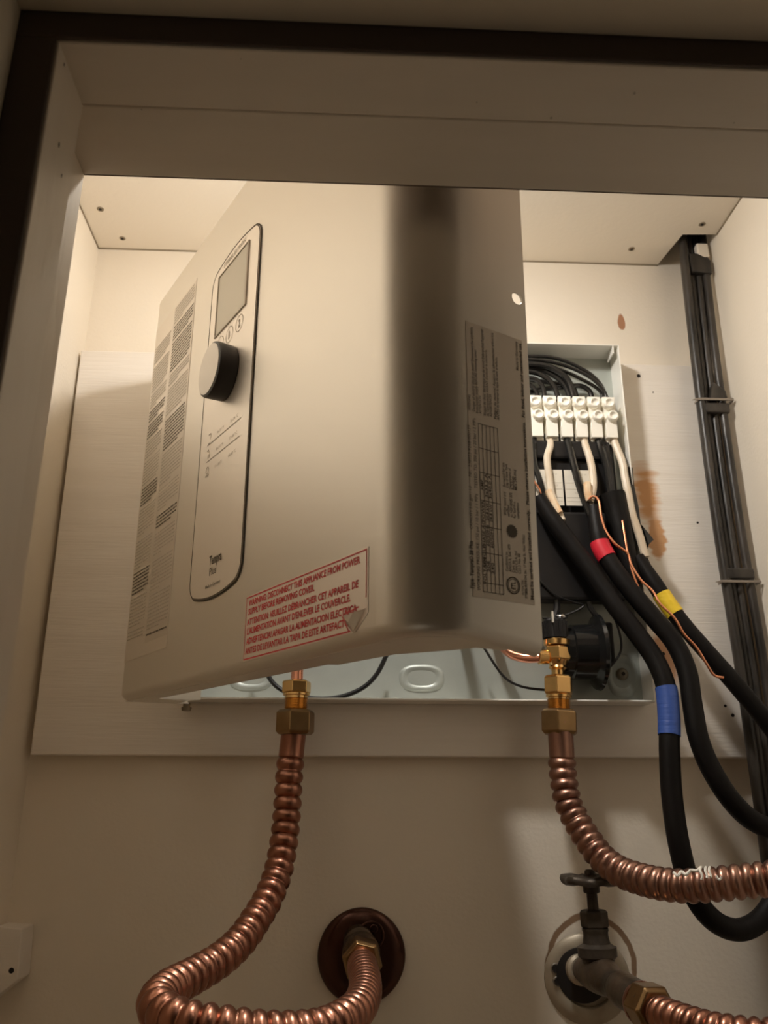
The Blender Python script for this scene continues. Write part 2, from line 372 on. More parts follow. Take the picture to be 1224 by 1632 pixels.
sr = build('slot_screw', MB().lathe((.2578, YB-.0022, .1125), (0, -1, 0), [(0, .0058), (.001, .0058), (.003, .004), (.0034, .002)], 20), 'screw', hw, smooth=True)
build('screw_slot', MB().lathe((.2578, YB-.0057, .1125), (0, -1, 0), [(0, .0018), (.0004, .0018)], 8), 'dark', sr)
sc1 = P(297, 1131, .757); build('pan_screw', MB().lathe(sc1+Vector((0, 0, .006)), (0, 0, -1), [(0, .0032), (.004, .0032), (.004, .0045), (.007, .004)], 14), 'screw', hw, smooth=True)

# black plastic housing behind the cables
hb = MB(); hb.box((.116, .753, .178), (.262, YB-.002, .348))
hb.box((.165, .744, .1755), (.2475, .755, .262)); hb.box((.150, .748, .318), (.2585, .755, .338))
build('black_housing', hb, 'black', hw, bevel=.003)
# unseen heating block behind the opened cover, added and shaped for the shadows
hk = MB(); hk.box((-.120, .730, .205), (.112, YB-.003, .400))
for i in range(4): hk.box((-.110+i*.055, .725, .215), (-.075+i*.055, .731, .385))
build('heating_block', hk, 'black', hw, bevel=.005)
hk = MB(); hk.box((-.120, .648, .142), (.112, .705, .182)); hk.box((-.119, .705, .150), (-.113, YB-.003, .175)); hk.box((.104, .705, .150), (.110, YB-.003, .175))  # unseen slab added to stop lamp light reaching the lower wall
build('light_block_slab', hk, 'galv', hw, bevel=.004)
# thin grey upright beside the housing
build('side_bracket', MB().box((.2635, .757, .19), (.2650, YB-.002, .36)), 'galv', hw)
# wiring stickers
for k, (x0, x1) in enumerate(((.1800, .2065), (.2085, .2350))):
    st = build('wiring_sticker', MB().box((x0, .7432, .2675), (x1, .7438, .3040)), 'sticker', hw)
    m = MB(); pt = lambda x, y: (x, .7430, y)
    for z in (.2905, .2840, .2755, .2715): m.box((x0+.001, .7430, z), (x1-.001, .7432, z+.00025))
    for i, z in enumerate((.2985, .2955, .2870, .2795)):
        write(m, ('240 V', '60 Hz', 'L1  L2', 'GND')[i], x0+.013-.004*(i % 2), z, .0085, .0017, pt)
    build('lettering', m, 'ink_soft', st)

# terminal block: six modules
tb = build('terminal_block', MB().box((.152, .757, .338), (.2685, .770, .386)), 'plastic_white', hw, bevel=.001)
for i in range(7):
    x = .2665-.0149*i; y0 = .7445; a = x-.0128
    m = MB(); m.box((a+.0006, y0, .3400), (x-.0006, .759, .3600)); m.box((a, y0+.002, .3595), (x, .759, .3855))
    m.box((a+.001, y0+.0055, .3350), (x+.0006, .759, .3410))
    cxm = (a+x)/2
    for dx, z, r in ((.0014, .3625, .0056), (-.0012, .3765, .0056)):
        m.lathe((cxm+dx, y0+.006, z), (0, -1, 0), [(0, r*1.06), (.0095, r), (.0106, r*.85), (.0108, r*.66), (.0088, r*.5), (.0084, r*.1)], 18)
    mm = build('terminal_module', m, 'plastic_white', tb, bevel=.0005, smooth=True, ang=40)

# black factory wires looping above the terminals
for k, (pts, Yo, r) in enumerate((
    (((752, 590), (800, 572), (840, 568), (885, 571), (928, 588), (955, 610), (970, 640)), .757, .0020),
    (((752, 590), (800, 576), (845, 573), (895, 581), (938, 600), (962, 622), (967, 640)), .752, .0018),
    (((752, 596), (805, 580), (850, 578), (895, 590), (930, 606), (955, 622), (962, 640)), .762, .0018),
    (((752, 600), (805, 584), (850, 581), (882, 588), (905, 606), (917, 640)), .752, .0033),
    (((752, 600), (810, 590), (850, 587), (876, 594), (899, 612), (911, 640)), .757, .0030),
    (((752, 608), (812, 592), (848, 593), (870, 602), (884, 618), (891, 640)), .752, .0027),
    (((752, 620), (812, 606), (845, 603), (858, 608), (866, 620), (869, 640)), .752, .0025),
    (((752, 625), (805, 616), (838, 612), (850, 618), (856, 628), (858, 640)), .757, .0023),
    (((752, 640), (820, 630), (868, 620), (905, 617), (925, 615), (940, 624), (944, 640)), .764, .0026),
    (((752, 612), (820, 604), (862, 608), (900, 614), (915, 620), (920, 636)), .767, .0022))):
    path = smooth_path([P(x, y, Yo) for x, y in pts], 8)
    build('factory_wire', MB().tube(path, r, 10), 'wire_black', hw, smooth=True)

# black pump-like flow body with its cover disc
fb = MB(); c = Vector((.190, .752, .1290))
fb.lathe(c, (1, 0, 0), [(0, .018), (.004, .0225), (.014, .0225), (.015, .0245), (.034, .0255), (.036, .0290), (.0375, .0335), (.0405, .0345), (.0425, .031), (.043, .02)], 40)
fm = build('flow_sensor', fb, 'black_gloss', hw, smooth=True)
cp_ = MB(); c1 = Vector((.188, .738, .1385))
for i in range(14):
    a = 2*math.pi*i/14; cp_.box((-.0012, -.0012, 0), (.0012, .0012, .015), Matrix.Translation(c1+Vector((.0105*math.cos(a), .0105*math.sin(a), 0))))
cp_.lathe(c1, (0, 0, 1), [(0, .0108), (.015, .0108), (.017, .009)], 24)
cap = build('ribbed_cap', cp_, 'black', hw, smooth=True)
build('cap_pin', MB().lathe(c1+Vector((-.004, -.0105, .0125)), (0, 0, 1), [(0, .0014), (.010, .0014)], 10), 'chrome', cap, smooth=True)
build('cap_stud', MB().sphere(c1+Vector((.006, -.004, .019)), .0045, 12, (1.3, 1, .6)), 'chrome', cap, smooth=True)
build('sensor_bracket', MB().box((.231, .756, .120), (.2475, .772, .158)), 'black', hw, bevel=.002)
# thin control leads
for pts, r, Y in ((((915, 905), (935, 930), (965, 960), (985, 1000), (990, 1035), (975, 1060), (955, 1078)), .0011, .752),
                  (((860, 925), (885, 948), (915, 960), (930, 965), (915, 975), (885, 985), (865, 985)), .0010, .742),
                  (((770, 1030), (800, 1075), (825, 1092), (862, 1099), (900, 1098)), .0012, .752),
                  (((415, 1040), (428, 1078), (450, 1100), (490, 1112), (535, 1112), (575, 1098), (600, 1075), (618, 1040)), .0021, .754),
                  (((862, 905), (882, 940), (888, 965), (884, 985)), .0032, .748),
                  (((925, 880), (940, 915), (938, 960), (952, 985)), .0026, .750)):
    build('control_lead', MB().tube(smooth_path([P(x, y, Y) for x, y in pts], 8), r, 8), 'black', hw, smooth=True)

# plumbing stubs: pixel rows give the heights of each turned step
def axis(px0, py0, px1, py1, Y): a = P(px0, py0, Y); b = P(px1, py1, Y); return a, b
def steps(name, ax, py0, py1, rows, m, parent, seg=28):
    a, b = ax; D = (b-a).normalized(); L = (b-a).length; prof = [((py-py0)/(py1-py0)*L, r) for py, r in rows]
    return build(name, MB().lathe(a, D, prof, seg), m, parent, smooth=True)
u_ = .00053
YP = .738
axl = axis(474, 1060, 470, 1171, YP)
cstub = steps('copper_stub', axl, 1060, 1171, [(1030, 10*u_), (1088, 10*u_)], 'copper_pink', hw)
def nut_on(name, ax, py0, py1, t0, t1, half, m, parent, rot=.2):
    a, b = ax; D = (b-a).normalized(); L = (b-a).length; s0 = (t0-py0)/(py1-py0)*L; s1 = (t1-py0)/(py1-py0)*L
    return build(name, MB().hexnut(a+D*s0, D, s1-s0, half*u_, rot), m, parent, bevel=.0006)
n1 = nut_on('compression_nut', axl, 1060, 1171, 1085, 1107, 24, 'brass', hw, .25)
th = [(1106, 22*u_), (1109, 22*u_), (1110, 19*u_), (1114, 19*u_)]
for i in range(7): y = 1114+i*2.6; th += [(y, 17.3*u_), (y+1.3, 19*u_)]
steps('threaded_nipple', axl, 1060, 1171, th+[(1136, 17*u_)], 'brass', hw)
axr = axis(888, 1018, 892, 1171, YP)
steps('brass_cap', axr, 1018, 1171, [(1020, 22*u_), (1021, 23*u_), (1029, 23*u_), (1030, 22*u_)], 'brass', hw)
nut_on('valve_body', axr, 1018, 1171, 1030, 1055, 23, 'brass', hw, .1)
steps('brass_neck', axr, 1018, 1171, [(1054, 19*u_), (1058, 17*u_), (1062, 14*u_), (1066, 15.5*u_), (1070, 11*u_), (1080, 11*u_)], 'brass', hw)
nut_on('compression_nut', axr, 1018, 1171, 1078, 1110, 25, 'brass', hw, .35)
th = [(1109, 21*u_), (1113, 21*u_), (1114, 18*u_), (1116, 18*u_)]
for i in range(7): y = 1116+i*2.5; th += [(y, 17.3*u_), (y+1.25, 19*u_)]
steps('threaded_nipple', axr, 1018, 1171, th+[(1137, 17*u_)], 'brass', hw)
pb = [P(860, 1048, .735), P(835, 1048, .74), P(812, 1040, .748), P(795, 1020, .757), P(785, 990, .762)]
build('copper_branch', MB().tube(smooth_path(pb, 8), .0045, 16), 'copper_pink', hw, smooth=True)
build('branch_collar', MB().lathe(P(872, 1047, .736), P(855, 1047, .735)-P(872, 1047, .736), [(0, .0065), (.008, .0065), (.0085, .0055)], 20), 'brass', hw, smooth=True)

# ================================================================== the opened cover
CM = Matrix(((CT.x, CV.x, CH.x, C0.x), (CT.y, CV.y, CH.y, C0.y), (CT.z, CV.z, CH.z, C0.z), (0, 0, 0, 1)))
cv = thing('heater_cover', C0, 'large silver grey heater cover swung open, with control panel, knob and printed labels', 'appliance cover', mw=CM)
def outline(inset=0.):
    """plan of the shell from the left rear round the front to the right rear, moved inwards by inset"""
    o = []; rl = .012; i = inset
    o.append((i, .050)); o.append((i, rl+.01))
    for k in range(0, 7): a = math.pi+k/6*math.pi/2; o.append((rl+(rl-i)*math.cos(a), rl+(rl-i)*math.sin(a)))
    n = 10
    for k in range(1, n): o.append((rl+(CW-CR-rl)*k/n, i))
    for k in range(0, 17): a = -math.pi/2+k/16*math.pi/2; o.append((CW-CR+(CR-i)*math.cos(a), CR+(CR-i)*math.sin(a)))
    o.append((CW-i, CD)); return o
def cover_shell():
    m = MB(); rb = .006; lev = []
    O = outline(0)
    def ring(ins, z): return [(x, y, z-(.005*max(0, (y-CR)/(CD-CR)) if z < .02 and x > .3 else 0)) for x, y in [(a_, .070 if (k_ == 0 and z > .004) else (.058 if k_ == 0 else b_2)) for k_, (a_, b_2) in enumerate(outline(ins))]]
    prof = []
    for k in range(6): a = k/5*math.pi/2; prof.append((rb-rb*math.sin(a), rb-rb*math.cos(a)))      # rolled bottom edge
    prof = [(rb-rb*math.sin(k/5*math.pi/2), rb-rb*math.cos(k/5*math.pi/2)) for k in range(6)]
    top = [(rb-rb*math.cos(k/5*math.pi/2), CHT-rb+rb*math.sin(k/5*math.pi/2)) for k in range(6)]
    rings = [ring(i, z) for i, z in prof]+[ring(i, z) for i, z in top]
    n = len(O); vs = [p for r_ in rings for p in r_]
    fs = [(i*n+k, i*n+k+1, (i+1)*n+k+1, (i+1)*n+k) for i in range(len(rings)-1) for k in range(n-1)]
    # closed top
    k0 = len(rings)-1; vs.append((CW/2, CD, CHT)); fs += [(k0*n+k, k0*n+k+1, len(vs)-1) for k in range(n-1)]
    m.add(vs, fs); return m
shell = build('cover_shell', cover_shell(), 'cover', cv, smooth=True, local=True, ang=50)
so = shell.modifiers.new('thick', 'SOLIDIFY'); so.thickness = .0011; so.offset = -1
# turned-in bottom lip with gusset at the round corner
lip = MB(); O = outline(.006); n = len(O); inner = []
for x, y in O:
    if y > .03 and x > .3: dpt = .007
    elif x > CW-CR-.02: dpt = .036
    else: dpt = .017
    inner.append((x, y, dpt))
lp = []
front_i = [k for k, (x, y) in enumerate(O) if y < CR+.002]
lip.add([(x, y, .0002) for x, y in [(.010, .006), (.392, .006)]]+[(.392, .034, .0002), (.31, .030, .0002), (.308, .025, .0002), (.010, .018, .0002)], [(0, 1, 2, 3, 4, 5)])
arc = [(CW-CR+(CR-.006)*math.cos(a), CR+(CR-.006)*math.sin(a)) for a in [-math.pi/2+k/10*math.pi/2 for k in range(11)]]
gus = [(.34, .006)]+arc+[(CW-.006, CD-.012), (CW-.012, CD-.014), (CW-.017, .046), (CW-.030, .043), (.372, .036), (.345, .024)]
lip.add([(x, y, .0004-.0035*max(0, (y-CR)/(CD-CR))) for x, y in gus], [tuple(range(len(gus)))])
lip.add([(x, y, .0003) for x, y in [(.007, .008), (.050, .008), (.046, .020), (.040, .034), (.033, .046), (.002, .048), (.002, .012)]], [tuple(range(7))])
lo = build('bottom_lip', lip, 'cover', cv, local=True)
so = lo.modifiers.new('thick', 'SOLIDIFY'); so.thickness = .001; so.offset = 0
# bright screw tab in the lip and round hole in the side
hv, hh = sd(825, 476)
# punch the round screw hole near the rear edge of the side, then drop the punch
pm = MB().lathe((CW-.01, hv-.0004, hh), (1, 0, 0), [(0, .0034), (.02, .0034)], 20)
pme = bpy.data.meshes.new('punch'); pme.from_pydata(pm.v, [], pm.f); punch = bpy.data.objects.new('punch', pme); COL.objects.link(punch); punch.matrix_world = CM
bo = shell.modifiers.new('hole', 'BOOLEAN'); bo.object = punch; bo.operation = 'DIFFERENCE'; bo.solver = 'EXACT'
bpy.context.view_layer.update()
ev_ = shell.evaluated_get(bpy.context.evaluated_depsgraph_get()); nm_ = bpy.data.meshes.new_from_object(ev_)
shell.modifiers.clear(); shell.data = nm_; nm_.set_sharp_from_angle(angle=math.radians(30)); bpy.data.objects.remove(punch)
build('hinge_tab', MB().box((.002, .006, -.0006), (.010, .011, .0012)), 'galv_edge', cv, local=True)

# control panel
def panel_outline(ins=0.):
    L, R_, B, T = .1562+ins, .2440-ins, .0580+ins, .3075-ins; c = (L+R_)/2; hwid = (R_-L)/2; pts = []
    r = .010-ins
    def bul(x): return .0062*(1-((x-c)/hwid)**2)
    for k in range(7): a = math.pi*1.5+k/6*math.pi/2; x = R_-r+r*math.cos(a); pts.append((x, B+r+r*math.sin(a)-bul(x)))
    for k in range(7): a = k/6*math.pi/2; x = R_-r+r*math.cos(a); pts.append((x, T-r+r*math.sin(a)+bul(x)))
    for k in range(1, 9): x = R_-r+(L-R_+2*r)*k/9; pts.append((x, T+bul(x)))
    for k in range(7): a = math.pi/2+k/6*math.pi/2; x = L+r+r*math.cos(a); pts.append((x, T-r+r*math.sin(a)+bul(x)))
    for k in range(7): a = math.pi+k/6*math.pi/2; x = L+r+r*math.cos(a); pts.append((x, B+r+r*math.sin(a)-bul(x)))
    for k in range(1, 9): x = L+r+(R_-L-2*r)*k/9; pts.append((x, B-bul(x)))
    return pts
cpnl = build('control_panel', MB().prism([(x, -.0004, z) for x, z in panel_outline()], (0, -.0008, 0)), 'panel', cv, local=True)
m = MB(); line_strip(m, panel_outline(-.0003), .0014, FRONT(.0006), True)
ob = panel_outline(-.0002); ib = panel_outline(.0009); k = len(ob)
m.add([(x, -.0013, z) for x, z in ob]+[(x, -.0013, z) for x, z in ib], [(i, (i+1) % k, (i+1) % k+k, i+k) for i in range(k)])
build('panel_border', m, 'ink', cpnl, local=True)
dx0, dx1, dz0, dz1 = .1700, .2266, .2508, .3022
build('display', MB().box((dx0, -.0016, dz0), (dx1, -.0011, dz1)), 'lcd', cpnl, local=True)
m = MB(); e = .0013
for a, b_ in (((dx0-.0002, dz0-.0002), (dx0+e*.7, dz1)), ((dx1-e*1.5, dz0), (dx1+.0002, dz1)), ((dx0, dz0-.0002), (dx1, dz0+e*.7)), ((dx0, dz1-e*.6), (dx1, dz1+.0002))):
    m.box((a[0], -.0021, a[1]), (b_[0], -.0012, b_[1]))
build('display_bezel', m, 'ink_soft', cpnl, local=True)
m = MB(); pt = FRONT(.00145)
write(m, 'STIEBEL ELTRON', .1785, .3062, .040, .0034, pt, .02)
build('lettering', m, 'ink_soft', cpnl, local=True)
m = MB()
for (u, z), s in (((.2165, .2412), '2'), ((.1990, .2405), '1'), ((.1818, .2405), 'i')):
    line_strip(m, ringpts(u, z, .0062), .0006, pt, True); write(m, s, u-.0017 if s != 'i' else u-.0005, z-.0030, .0034 if s == '2' else (.0018 if s == '1' else .001), .006, pt, .02)
build('button', m, 'ink_soft', cpnl, local=True)
m = MB()
write(m, 'Tempra', .1908, .0740, .0215, .0062, pt, .03)
write(m, 'Plus', .1925, .0668, .0115, .0052, pt)
write(m, 'Made in Germany', .1872, .0590, .0255, .0022, pt, .01)
build('lettering', m, 'ink', cpnl, local=True)
m = MB()
for z in (.1652, .1525): line_strip(m, [(.1710, z), (.2298, z)], .0006, pt)
for z, a, b_ in ((.1700, '95-97 °F', '35-36 °C'), (.1575, '98-110 °F', '37-43 °C'), (.1450, '111-140 °F', '44-60 °C')):
    write(m, a, .1885, z-.002, .0125, .0023, pt); write(m, b_, .2118, z-.002, .0135, .0023, pt)
# tap, shower and bath signs
for k, z in enumerate((.1688, .1575, .1445)):
    u = .1745
    if k == 0:
        line_strip(m, [(u-.002, z+.004), (u+.002, z+.004), (u+.0025, z+.0015), (u+.001, z-.0005)], .0008, pt); line_strip(m, [(u-.0018, z-.003), (u+.0012, z-.0028)], .0009, pt)
    elif k == 1:
        line_strip(m, [(u-.003, z+.003), (u, z+.0035), (u+.001, z+.001)], .0008, pt)
        for d in (-.0012, 0, .0012): line_strip(m, [(u+.0005+d, z), (u+.001+d*1.6, z-.003)], .0006, pt)
    else:
        line_strip(m, ringpts(u, z+.001, .0026, 14), .0006, pt, True); line_strip(m, [(u-.003, z-.003), (u+.003, z-.0028)], .0012, pt)
build('marking', m, 'ink_soft', cpnl, local=True)
kc = (.2015, -.0012, .2085)
kn = build('knob', MB().lathe(kc, (0, -1, 0), [(0, .0188), (.001, .0196), (.0115, .0200), (.0135, .0196), (.0142, .0184), (.0142, .01)], 48), 'black', cv, smooth=True, local=True)
build('knob_face', MB().lathe((kc[0], -.0153, kc[2]), (0, -1, 0), [(0, .0182), (.0004, .0182), (.0010, .0130), (.0013, .0070), (.0014, .001)], 48), 'knob_face', kn, smooth=True, local=True)

# long two-column instruction label on the left of the cover
lab = build('instruction_label', MB().box((.0095, -.00022, .030), (.1135, -.00005, .3340)), 'label', cv, local=True)
build('grey_column', MB().box((.0605, -.00034, .0395), (.1130, -.00022, .3320)), 'label_grey', lab, local=True)
def print_column(m_soft, m_dark, x0, x1, z0, z1, pitch, put):
    z = z0; k = 0; bold = False; left = rnd.randint(4, 9)
    while z > z1:
        if left == 0:
            left = rnd.randint(4, 10); bold = rnd.random() < .3; z -= pitch*rnd.choice((.6, 1.0, .6))
        x = x0; end = x1 if left > 1 else x0+(x1-x0)*rnd.uniform(.35, .9); mm = m_dark if bold else m_soft; hh_ = .00125 if bold else .0011
        while x < end-.001:
            wd = min(rnd.uniform(.0018, .007), end-x)
            mm.add([put(x, z), put(x+wd, z), put(x+wd, z+hh_), put(x, z+hh_)], [(0, 1, 2, 3)]); x += wd+.0008
        z -= pitch; left -= 1
ms, md = MB(), MB()
print_column(ms, md, .0130, .0545, .3120, .0455, .00285, FRONT(.0005)); print_column(ms, md, .0630, .1110, .3290, .0425, .00285, FRONT(.0005))
build('fine_print', ms, 'ink_soft', lab, local=True, props={'kind': 'stuff'}); build('bold_print', md, 'ink', lab, local=True, props={'kind': 'stuff'})

# red warning label with its peeled corner
wl = [(.2545, .0064), (.3745, .0064), (.3885, .0190), (.3885, .0415), (.2545, .0415)]
B_ = fr(581, 971); C_ = fr(565, 1007); A_ = fr(554.5, 983.5)
wl = [(.2530, .0050), (C_[0]+.001, .0052), (B_[0]+.0035, B_[1]-.002), (.3895, .0225), (.3895, .0428), (.2530, .0428)]
warn = build('warning_label', MB().prism([(x, -.00005, z) for x, z in wl], (0, -.0002, 0)), 'warn', cv, local=True)
fla = MB(); fp = [(B_[0]+.002, -.0009, B_[1]), (C_[0], -.0009, C_[1]-.0005), (A_[0], -.0024, A_[1])]; mid = [(fp[0][0]*.5+A_[0]*.5, -.0024, fp[0][2]*.5+A_[1]*.5), (fp[1][0]*.5+A_[0]*.5, -.0024, fp[1][2]*.5+A_[1]*.5)]
fla.add(fp+mid, [(0, 3, 4, 1), (3, 2, 4)])
flo = build('peeled_corner', fla, 'warn_back', warn, local=True, props={'label': 'curled pale corner'}); so = flo.modifiers.new('thick', 'SOLIDIFY'); so.thickness = .0002
m = MB(); pt = FRONT(.00042); e = .0002
line_strip(m, [(.2540, .0061), (C_[0]-.003, .0062)], .00075, pt); line_strip(m, [(.2543, .0058), (.2543, .0419)], .0006, pt)
line_strip(m, [(.2540, .0417), (.3884, .0417)], .00075, pt); line_strip(m, [(.3881, .0419), (.3881, .0195)], .0006, pt)
line_strip(m, [(B_[0], B_[1]+.0008), (A_[0]+.001, A_[1]+.0007)], .0007, FRONT(.0030)); line_strip(m, [(A_[0], A_[1]), (C_[0], C_[1])], .0009, FRONT(.0030))
for s, a, b_ in (('WARNING: DISCONNECT THIS APPLIANCE FROM POWER', (397.3, 964.8), (575.1, 899.4)),
                 ('SUPPLY BEFORE REMOVING COVER.', (396.6, 979.4), (502.3, 942.8)),
                 ('ATTENTION: VEUILLEZ DÉBRANCHER CET APPAREIL DE', (394.8, 995.5), (572.3, 937.8)),
                 ("L'ALIMENTATION AVANT D'ENLEVER LE COUVERCLE.", (394.3, 1011), (559.5, 958.9)),
                 ('ADVERTENCIA! APAGAR LA ALIMENTACION ELECTRICA', (393.2, 1028.2), (569.8, 973.7)),
                 ('ANTES DE LEVANTAR LA TAPA DE ESTE ARTEFACTO', (391.6, 1042), (557, 998.4))):
    a = fr(*a); b_ = fr(*b_); write(m, s, a[0], (a[1]+b_[1])/2, b_[0]-a[0], .00345, pt, .028)
build('red_lettering', m, 'red_ink', warn, local=True)

# rating label on the side, read from bottom to top
s0 = [sd(*p) for p in ((740, 509), (836, 546), (853, 965), (744.5, 948))]
v0, v1, h0, h1 = .0308, .0662, .0172, .1510
rl = build('rating_label', MB().box((CW+.00004, v0, h0), (CW+.00020, v1, h1)), 'side_label', cv, local=True)
m = MB(); mb_ = MB(); pt = SIDE(.00035)
def side_line(s, p0, p1, hgt=.00165, bold=0., mm=None):
    a = sd(*p0); b_ = sd(*p1); write(mm or m, s, a[1], -(a[0]+b_[0])/2, b_[1]-a[1], hgt, pt, bold)
side_line('Type  Tempra® 28 Plus', (755, 939.6), (753, 862.5), .0020, .03, mb_)
side_line('CAPACITY 3.00 gpm / 1.5', (752.5, 843.7), (751, 775.6)); side_line('Nr.  238023-9268-000139', (750.5, 759.8), (749, 678.6))
side_line('WORKING PRESSURE: 150 psi / 10 bar / 1 MPa    TESTED TO: 300 psi / 20 bar / 2 MPa', (764.5, 941.7), (757.5, 667.4))
for s, a, b_ in (('WARNING', (749.5, 655), (749, 630)), ('Danger of electric shock or death! Disconnect the appliance', (755.5, 656), (753.5, 522.5)),
                 ('from power supply BEFORE removing cover.', (761, 659.5), (759, 557.6)), ('ATTENTION', (766.6, 660), (766, 632)),
                 ("Risque de choc électrique ou de mort! Débranchez l'appareil", (772.7, 662.5), (770.7, 527)), ("de l'alimentation AVANT d'enlever le couvercle.", (778, 664), (776, 558)),
                 ('ADVERTENCIA', (783.5, 665), (783, 629)), ('Peligro de muerte! Apague la alimentación eléctrica', (789.5, 668), (787, 532)),
                 ('ANTES de levantar la tapa de este artefacto.', (794.5, 670), (792.5, 570)), ('Made in Germany', (825.5, 591), (824, 545)),
                 ('STIEBEL ELTRON, Inc.  17 West St., West Hatfield', (840, 954), (836, 853)),
                 ('Conforms to', (809.5, 911), (808, 880)), ('ANSI/UL Std. 499', (814.5, 912), (813, 868)), ('Cert. to', (819.5, 913), (819, 894)), ('CAN C.S.A. Std.', (824.5, 914), (823, 878)), ('C22.2 No. 88', (829.5, 915), (828.5, 883)),
                 ('WQA tested and', (806.5, 822), (805.5, 785)), ('certified', (811.5, 824), (811, 806)), ('to NSF/ANSI 372', (816.5, 825), (815.5, 786)), ('for lead free', (821.5, 826), (820.5, 800)), ('compliance', (827, 827), (826, 802)),
                 ('Accepted for use', (804.5, 777), (803, 738)), ('City of New York', (809.5, 778), (808, 740)), ('Department of', (814.5, 780), (813.5, 747)), ('Buildings', (819, 781), (818.5, 760)), ('MEA 299-99-E', (823.5, 782), (822, 749))):
    side_line(s, a, b_, .00150, .008)
side_line('Must be earthed and installed correctly.   Please observe installation instructions.   For fixed, indoor and unattended use', (848.5, 956), (831.5, 549), .0017, .03, mb_)
# table
ta, tb_ = sd(761.5, 675), sd(800.5, 948.4); z0_, z1_ = tb_[1], ta[1]; y0_, y1_ = ta[0], sd(792, 683.7)[0]
ta = (.0385, 0); tv0 = .0375; tv1 = .0497
tv0 = sd(761.5, 675)[0]; tv1 = sd(792.3, 683.7)[0]; th0 = sd(768.5, 942.7)[1]; th1 = sd(761.5, 675)[1]
for i in range(6): vv = tv0+(tv1-tv0)*i/5; line_strip(m, [(th0, -vv), (th1, -vv)], .00028, pt)
for py in (675, 716, 756, 801, 842, 883, 929, 942.7):
    hh_ = th0+(th1-th0)*(942.7-py)/(942.7-675); line_strip(m, [(hh_, -tv0), (hh_, -tv1)], .00028, pt)
cell = lambda py, row: (th0+(th1-th0)*(942.7-py)/(942.7-675), -(tv0+(tv1-tv0)*(row+.82)/5))
for s, py, row, wd in (('VOLTAGE', 932, 0, .0125), ('SINGLE', 905, 0, .010), ('PHASE AC', 876, 0, .0125), ('POWER', 835, 0, .010), ('AMP', 785, 0, .005), ('208', 912, 1, .005), ('240', 914, 2, .005),
                       ('60/50Hz', 872, 1, .010), ('60/50Hz', 874, 2, .010), ('20.8 kW', 832, 1, .0085), ('28.8 kW', 833, 2, .0085), ('3x33.3 A', 795, 1, .0115), ('3x40.0 A', 796, 2, .0115)):
    x, y = cell(py, row); write(m, s, x, y, wd, .0015, pt, .01)
# certification mark and round seal
ev, eh = sd(817.5, 933.3); line_strip(m, ringpts(eh, -ev, .0037), .0006, pt, True); line_strip(m, ringpts(eh, -ev, .0029), .0003, pt, True); write(mb_, 'ETL', eh-.0018, -ev-.0012, .0036, .0024, pt, .02)
write(m, 'INTERTEK', eh-.0036, -ev-.0062, .007, .0013, pt); write(m, '4001234', eh-.003, -ev-.0082, .006, .0012, pt)
ev, eh = sd(815.5, 847); st_ = [(eh+(.0034 if i % 2 else .0028)*math.cos(math.pi*i/16), -ev+(.0034 if i % 2 else .0028)*math.sin(math.pi*i/16)) for i in range(32)]
mb_.add([pt(*p) for p in st_], [tuple(range(32))])
build('fine_print', m, 'ink', rl, local=True, props={'kind': 'stuff'}); build('bold_print', mb_, 'ink', rl, local=True, props={'kind': 'stuff'})

# ================================================================== corrugated copper hoses
def hose_profile(total, cuff, pitch0, pitch1, R, g_):
    ph = {}
    def f(s):
        if s < cuff: return R*.90
        if s > total-cuff*.35: return R*.90
        t = (s-cuff)/(total-cuff); n = (s-cuff)/pitch0+(s-cuff)**2/total*(1/pitch1-1/pitch0)*.5
        return R-g_+g_*abs(math.sin(math.pi*n))**.6
    return f
def hose(name, pts, label, mt, nutdata, R=.0119, pitch=(.0106, .0086), cuff=.03, step=.0008):
    t = thing(name, pts[0], label, 'water hose', 'flexible copper hoses')
    path, L = resample(smooth_path(pts, 16), step)
    build('corrugated_tube', MB().tube(path, hose_profile(L, cuff, pitch[0], pitch[1], R, .0030), 22), mt, t, smooth=True, ang=80)
    for ax, a, b_, t0, t1, half, m_, rot in nutdata: nut_on('coupling_nut', ax, a, b_, t0, t1, half, m_, t, rot)
    return t, path
LP = [PD(470, 1150, .720), PD(465, 1195, .714), PD(461, 1235, .706), PD(457, 1298, .692), PD(452, 1344, .678), PD(443, 1390, .661), PD(428, 1430, .642), PD(409, 1463, .623), PD(384, 1499, .600), PD(350, 1530, .574), PD(308, 1555, .548),
      PD(264, 1579, .515), PD(250, 1604, .487), PD(284, 1626, .470), PD(350, 1638, .468), PD(430, 1647, .475), PD(510, 1641, .492), PD(562, 1615, .525), PD(580, 1588, .565), PD(582, 1563, .605), PD(578, 1543, .640), PD(576, 1530, .668)]
lh, lpath = hose('water_hose', LP, 'reddish corrugated copper hose looping from the heater down to the dark round wall plate', 'copper',
     [(axl, 1060, 1171, 1132, 1171, 32, 'brass_dark', .22)])
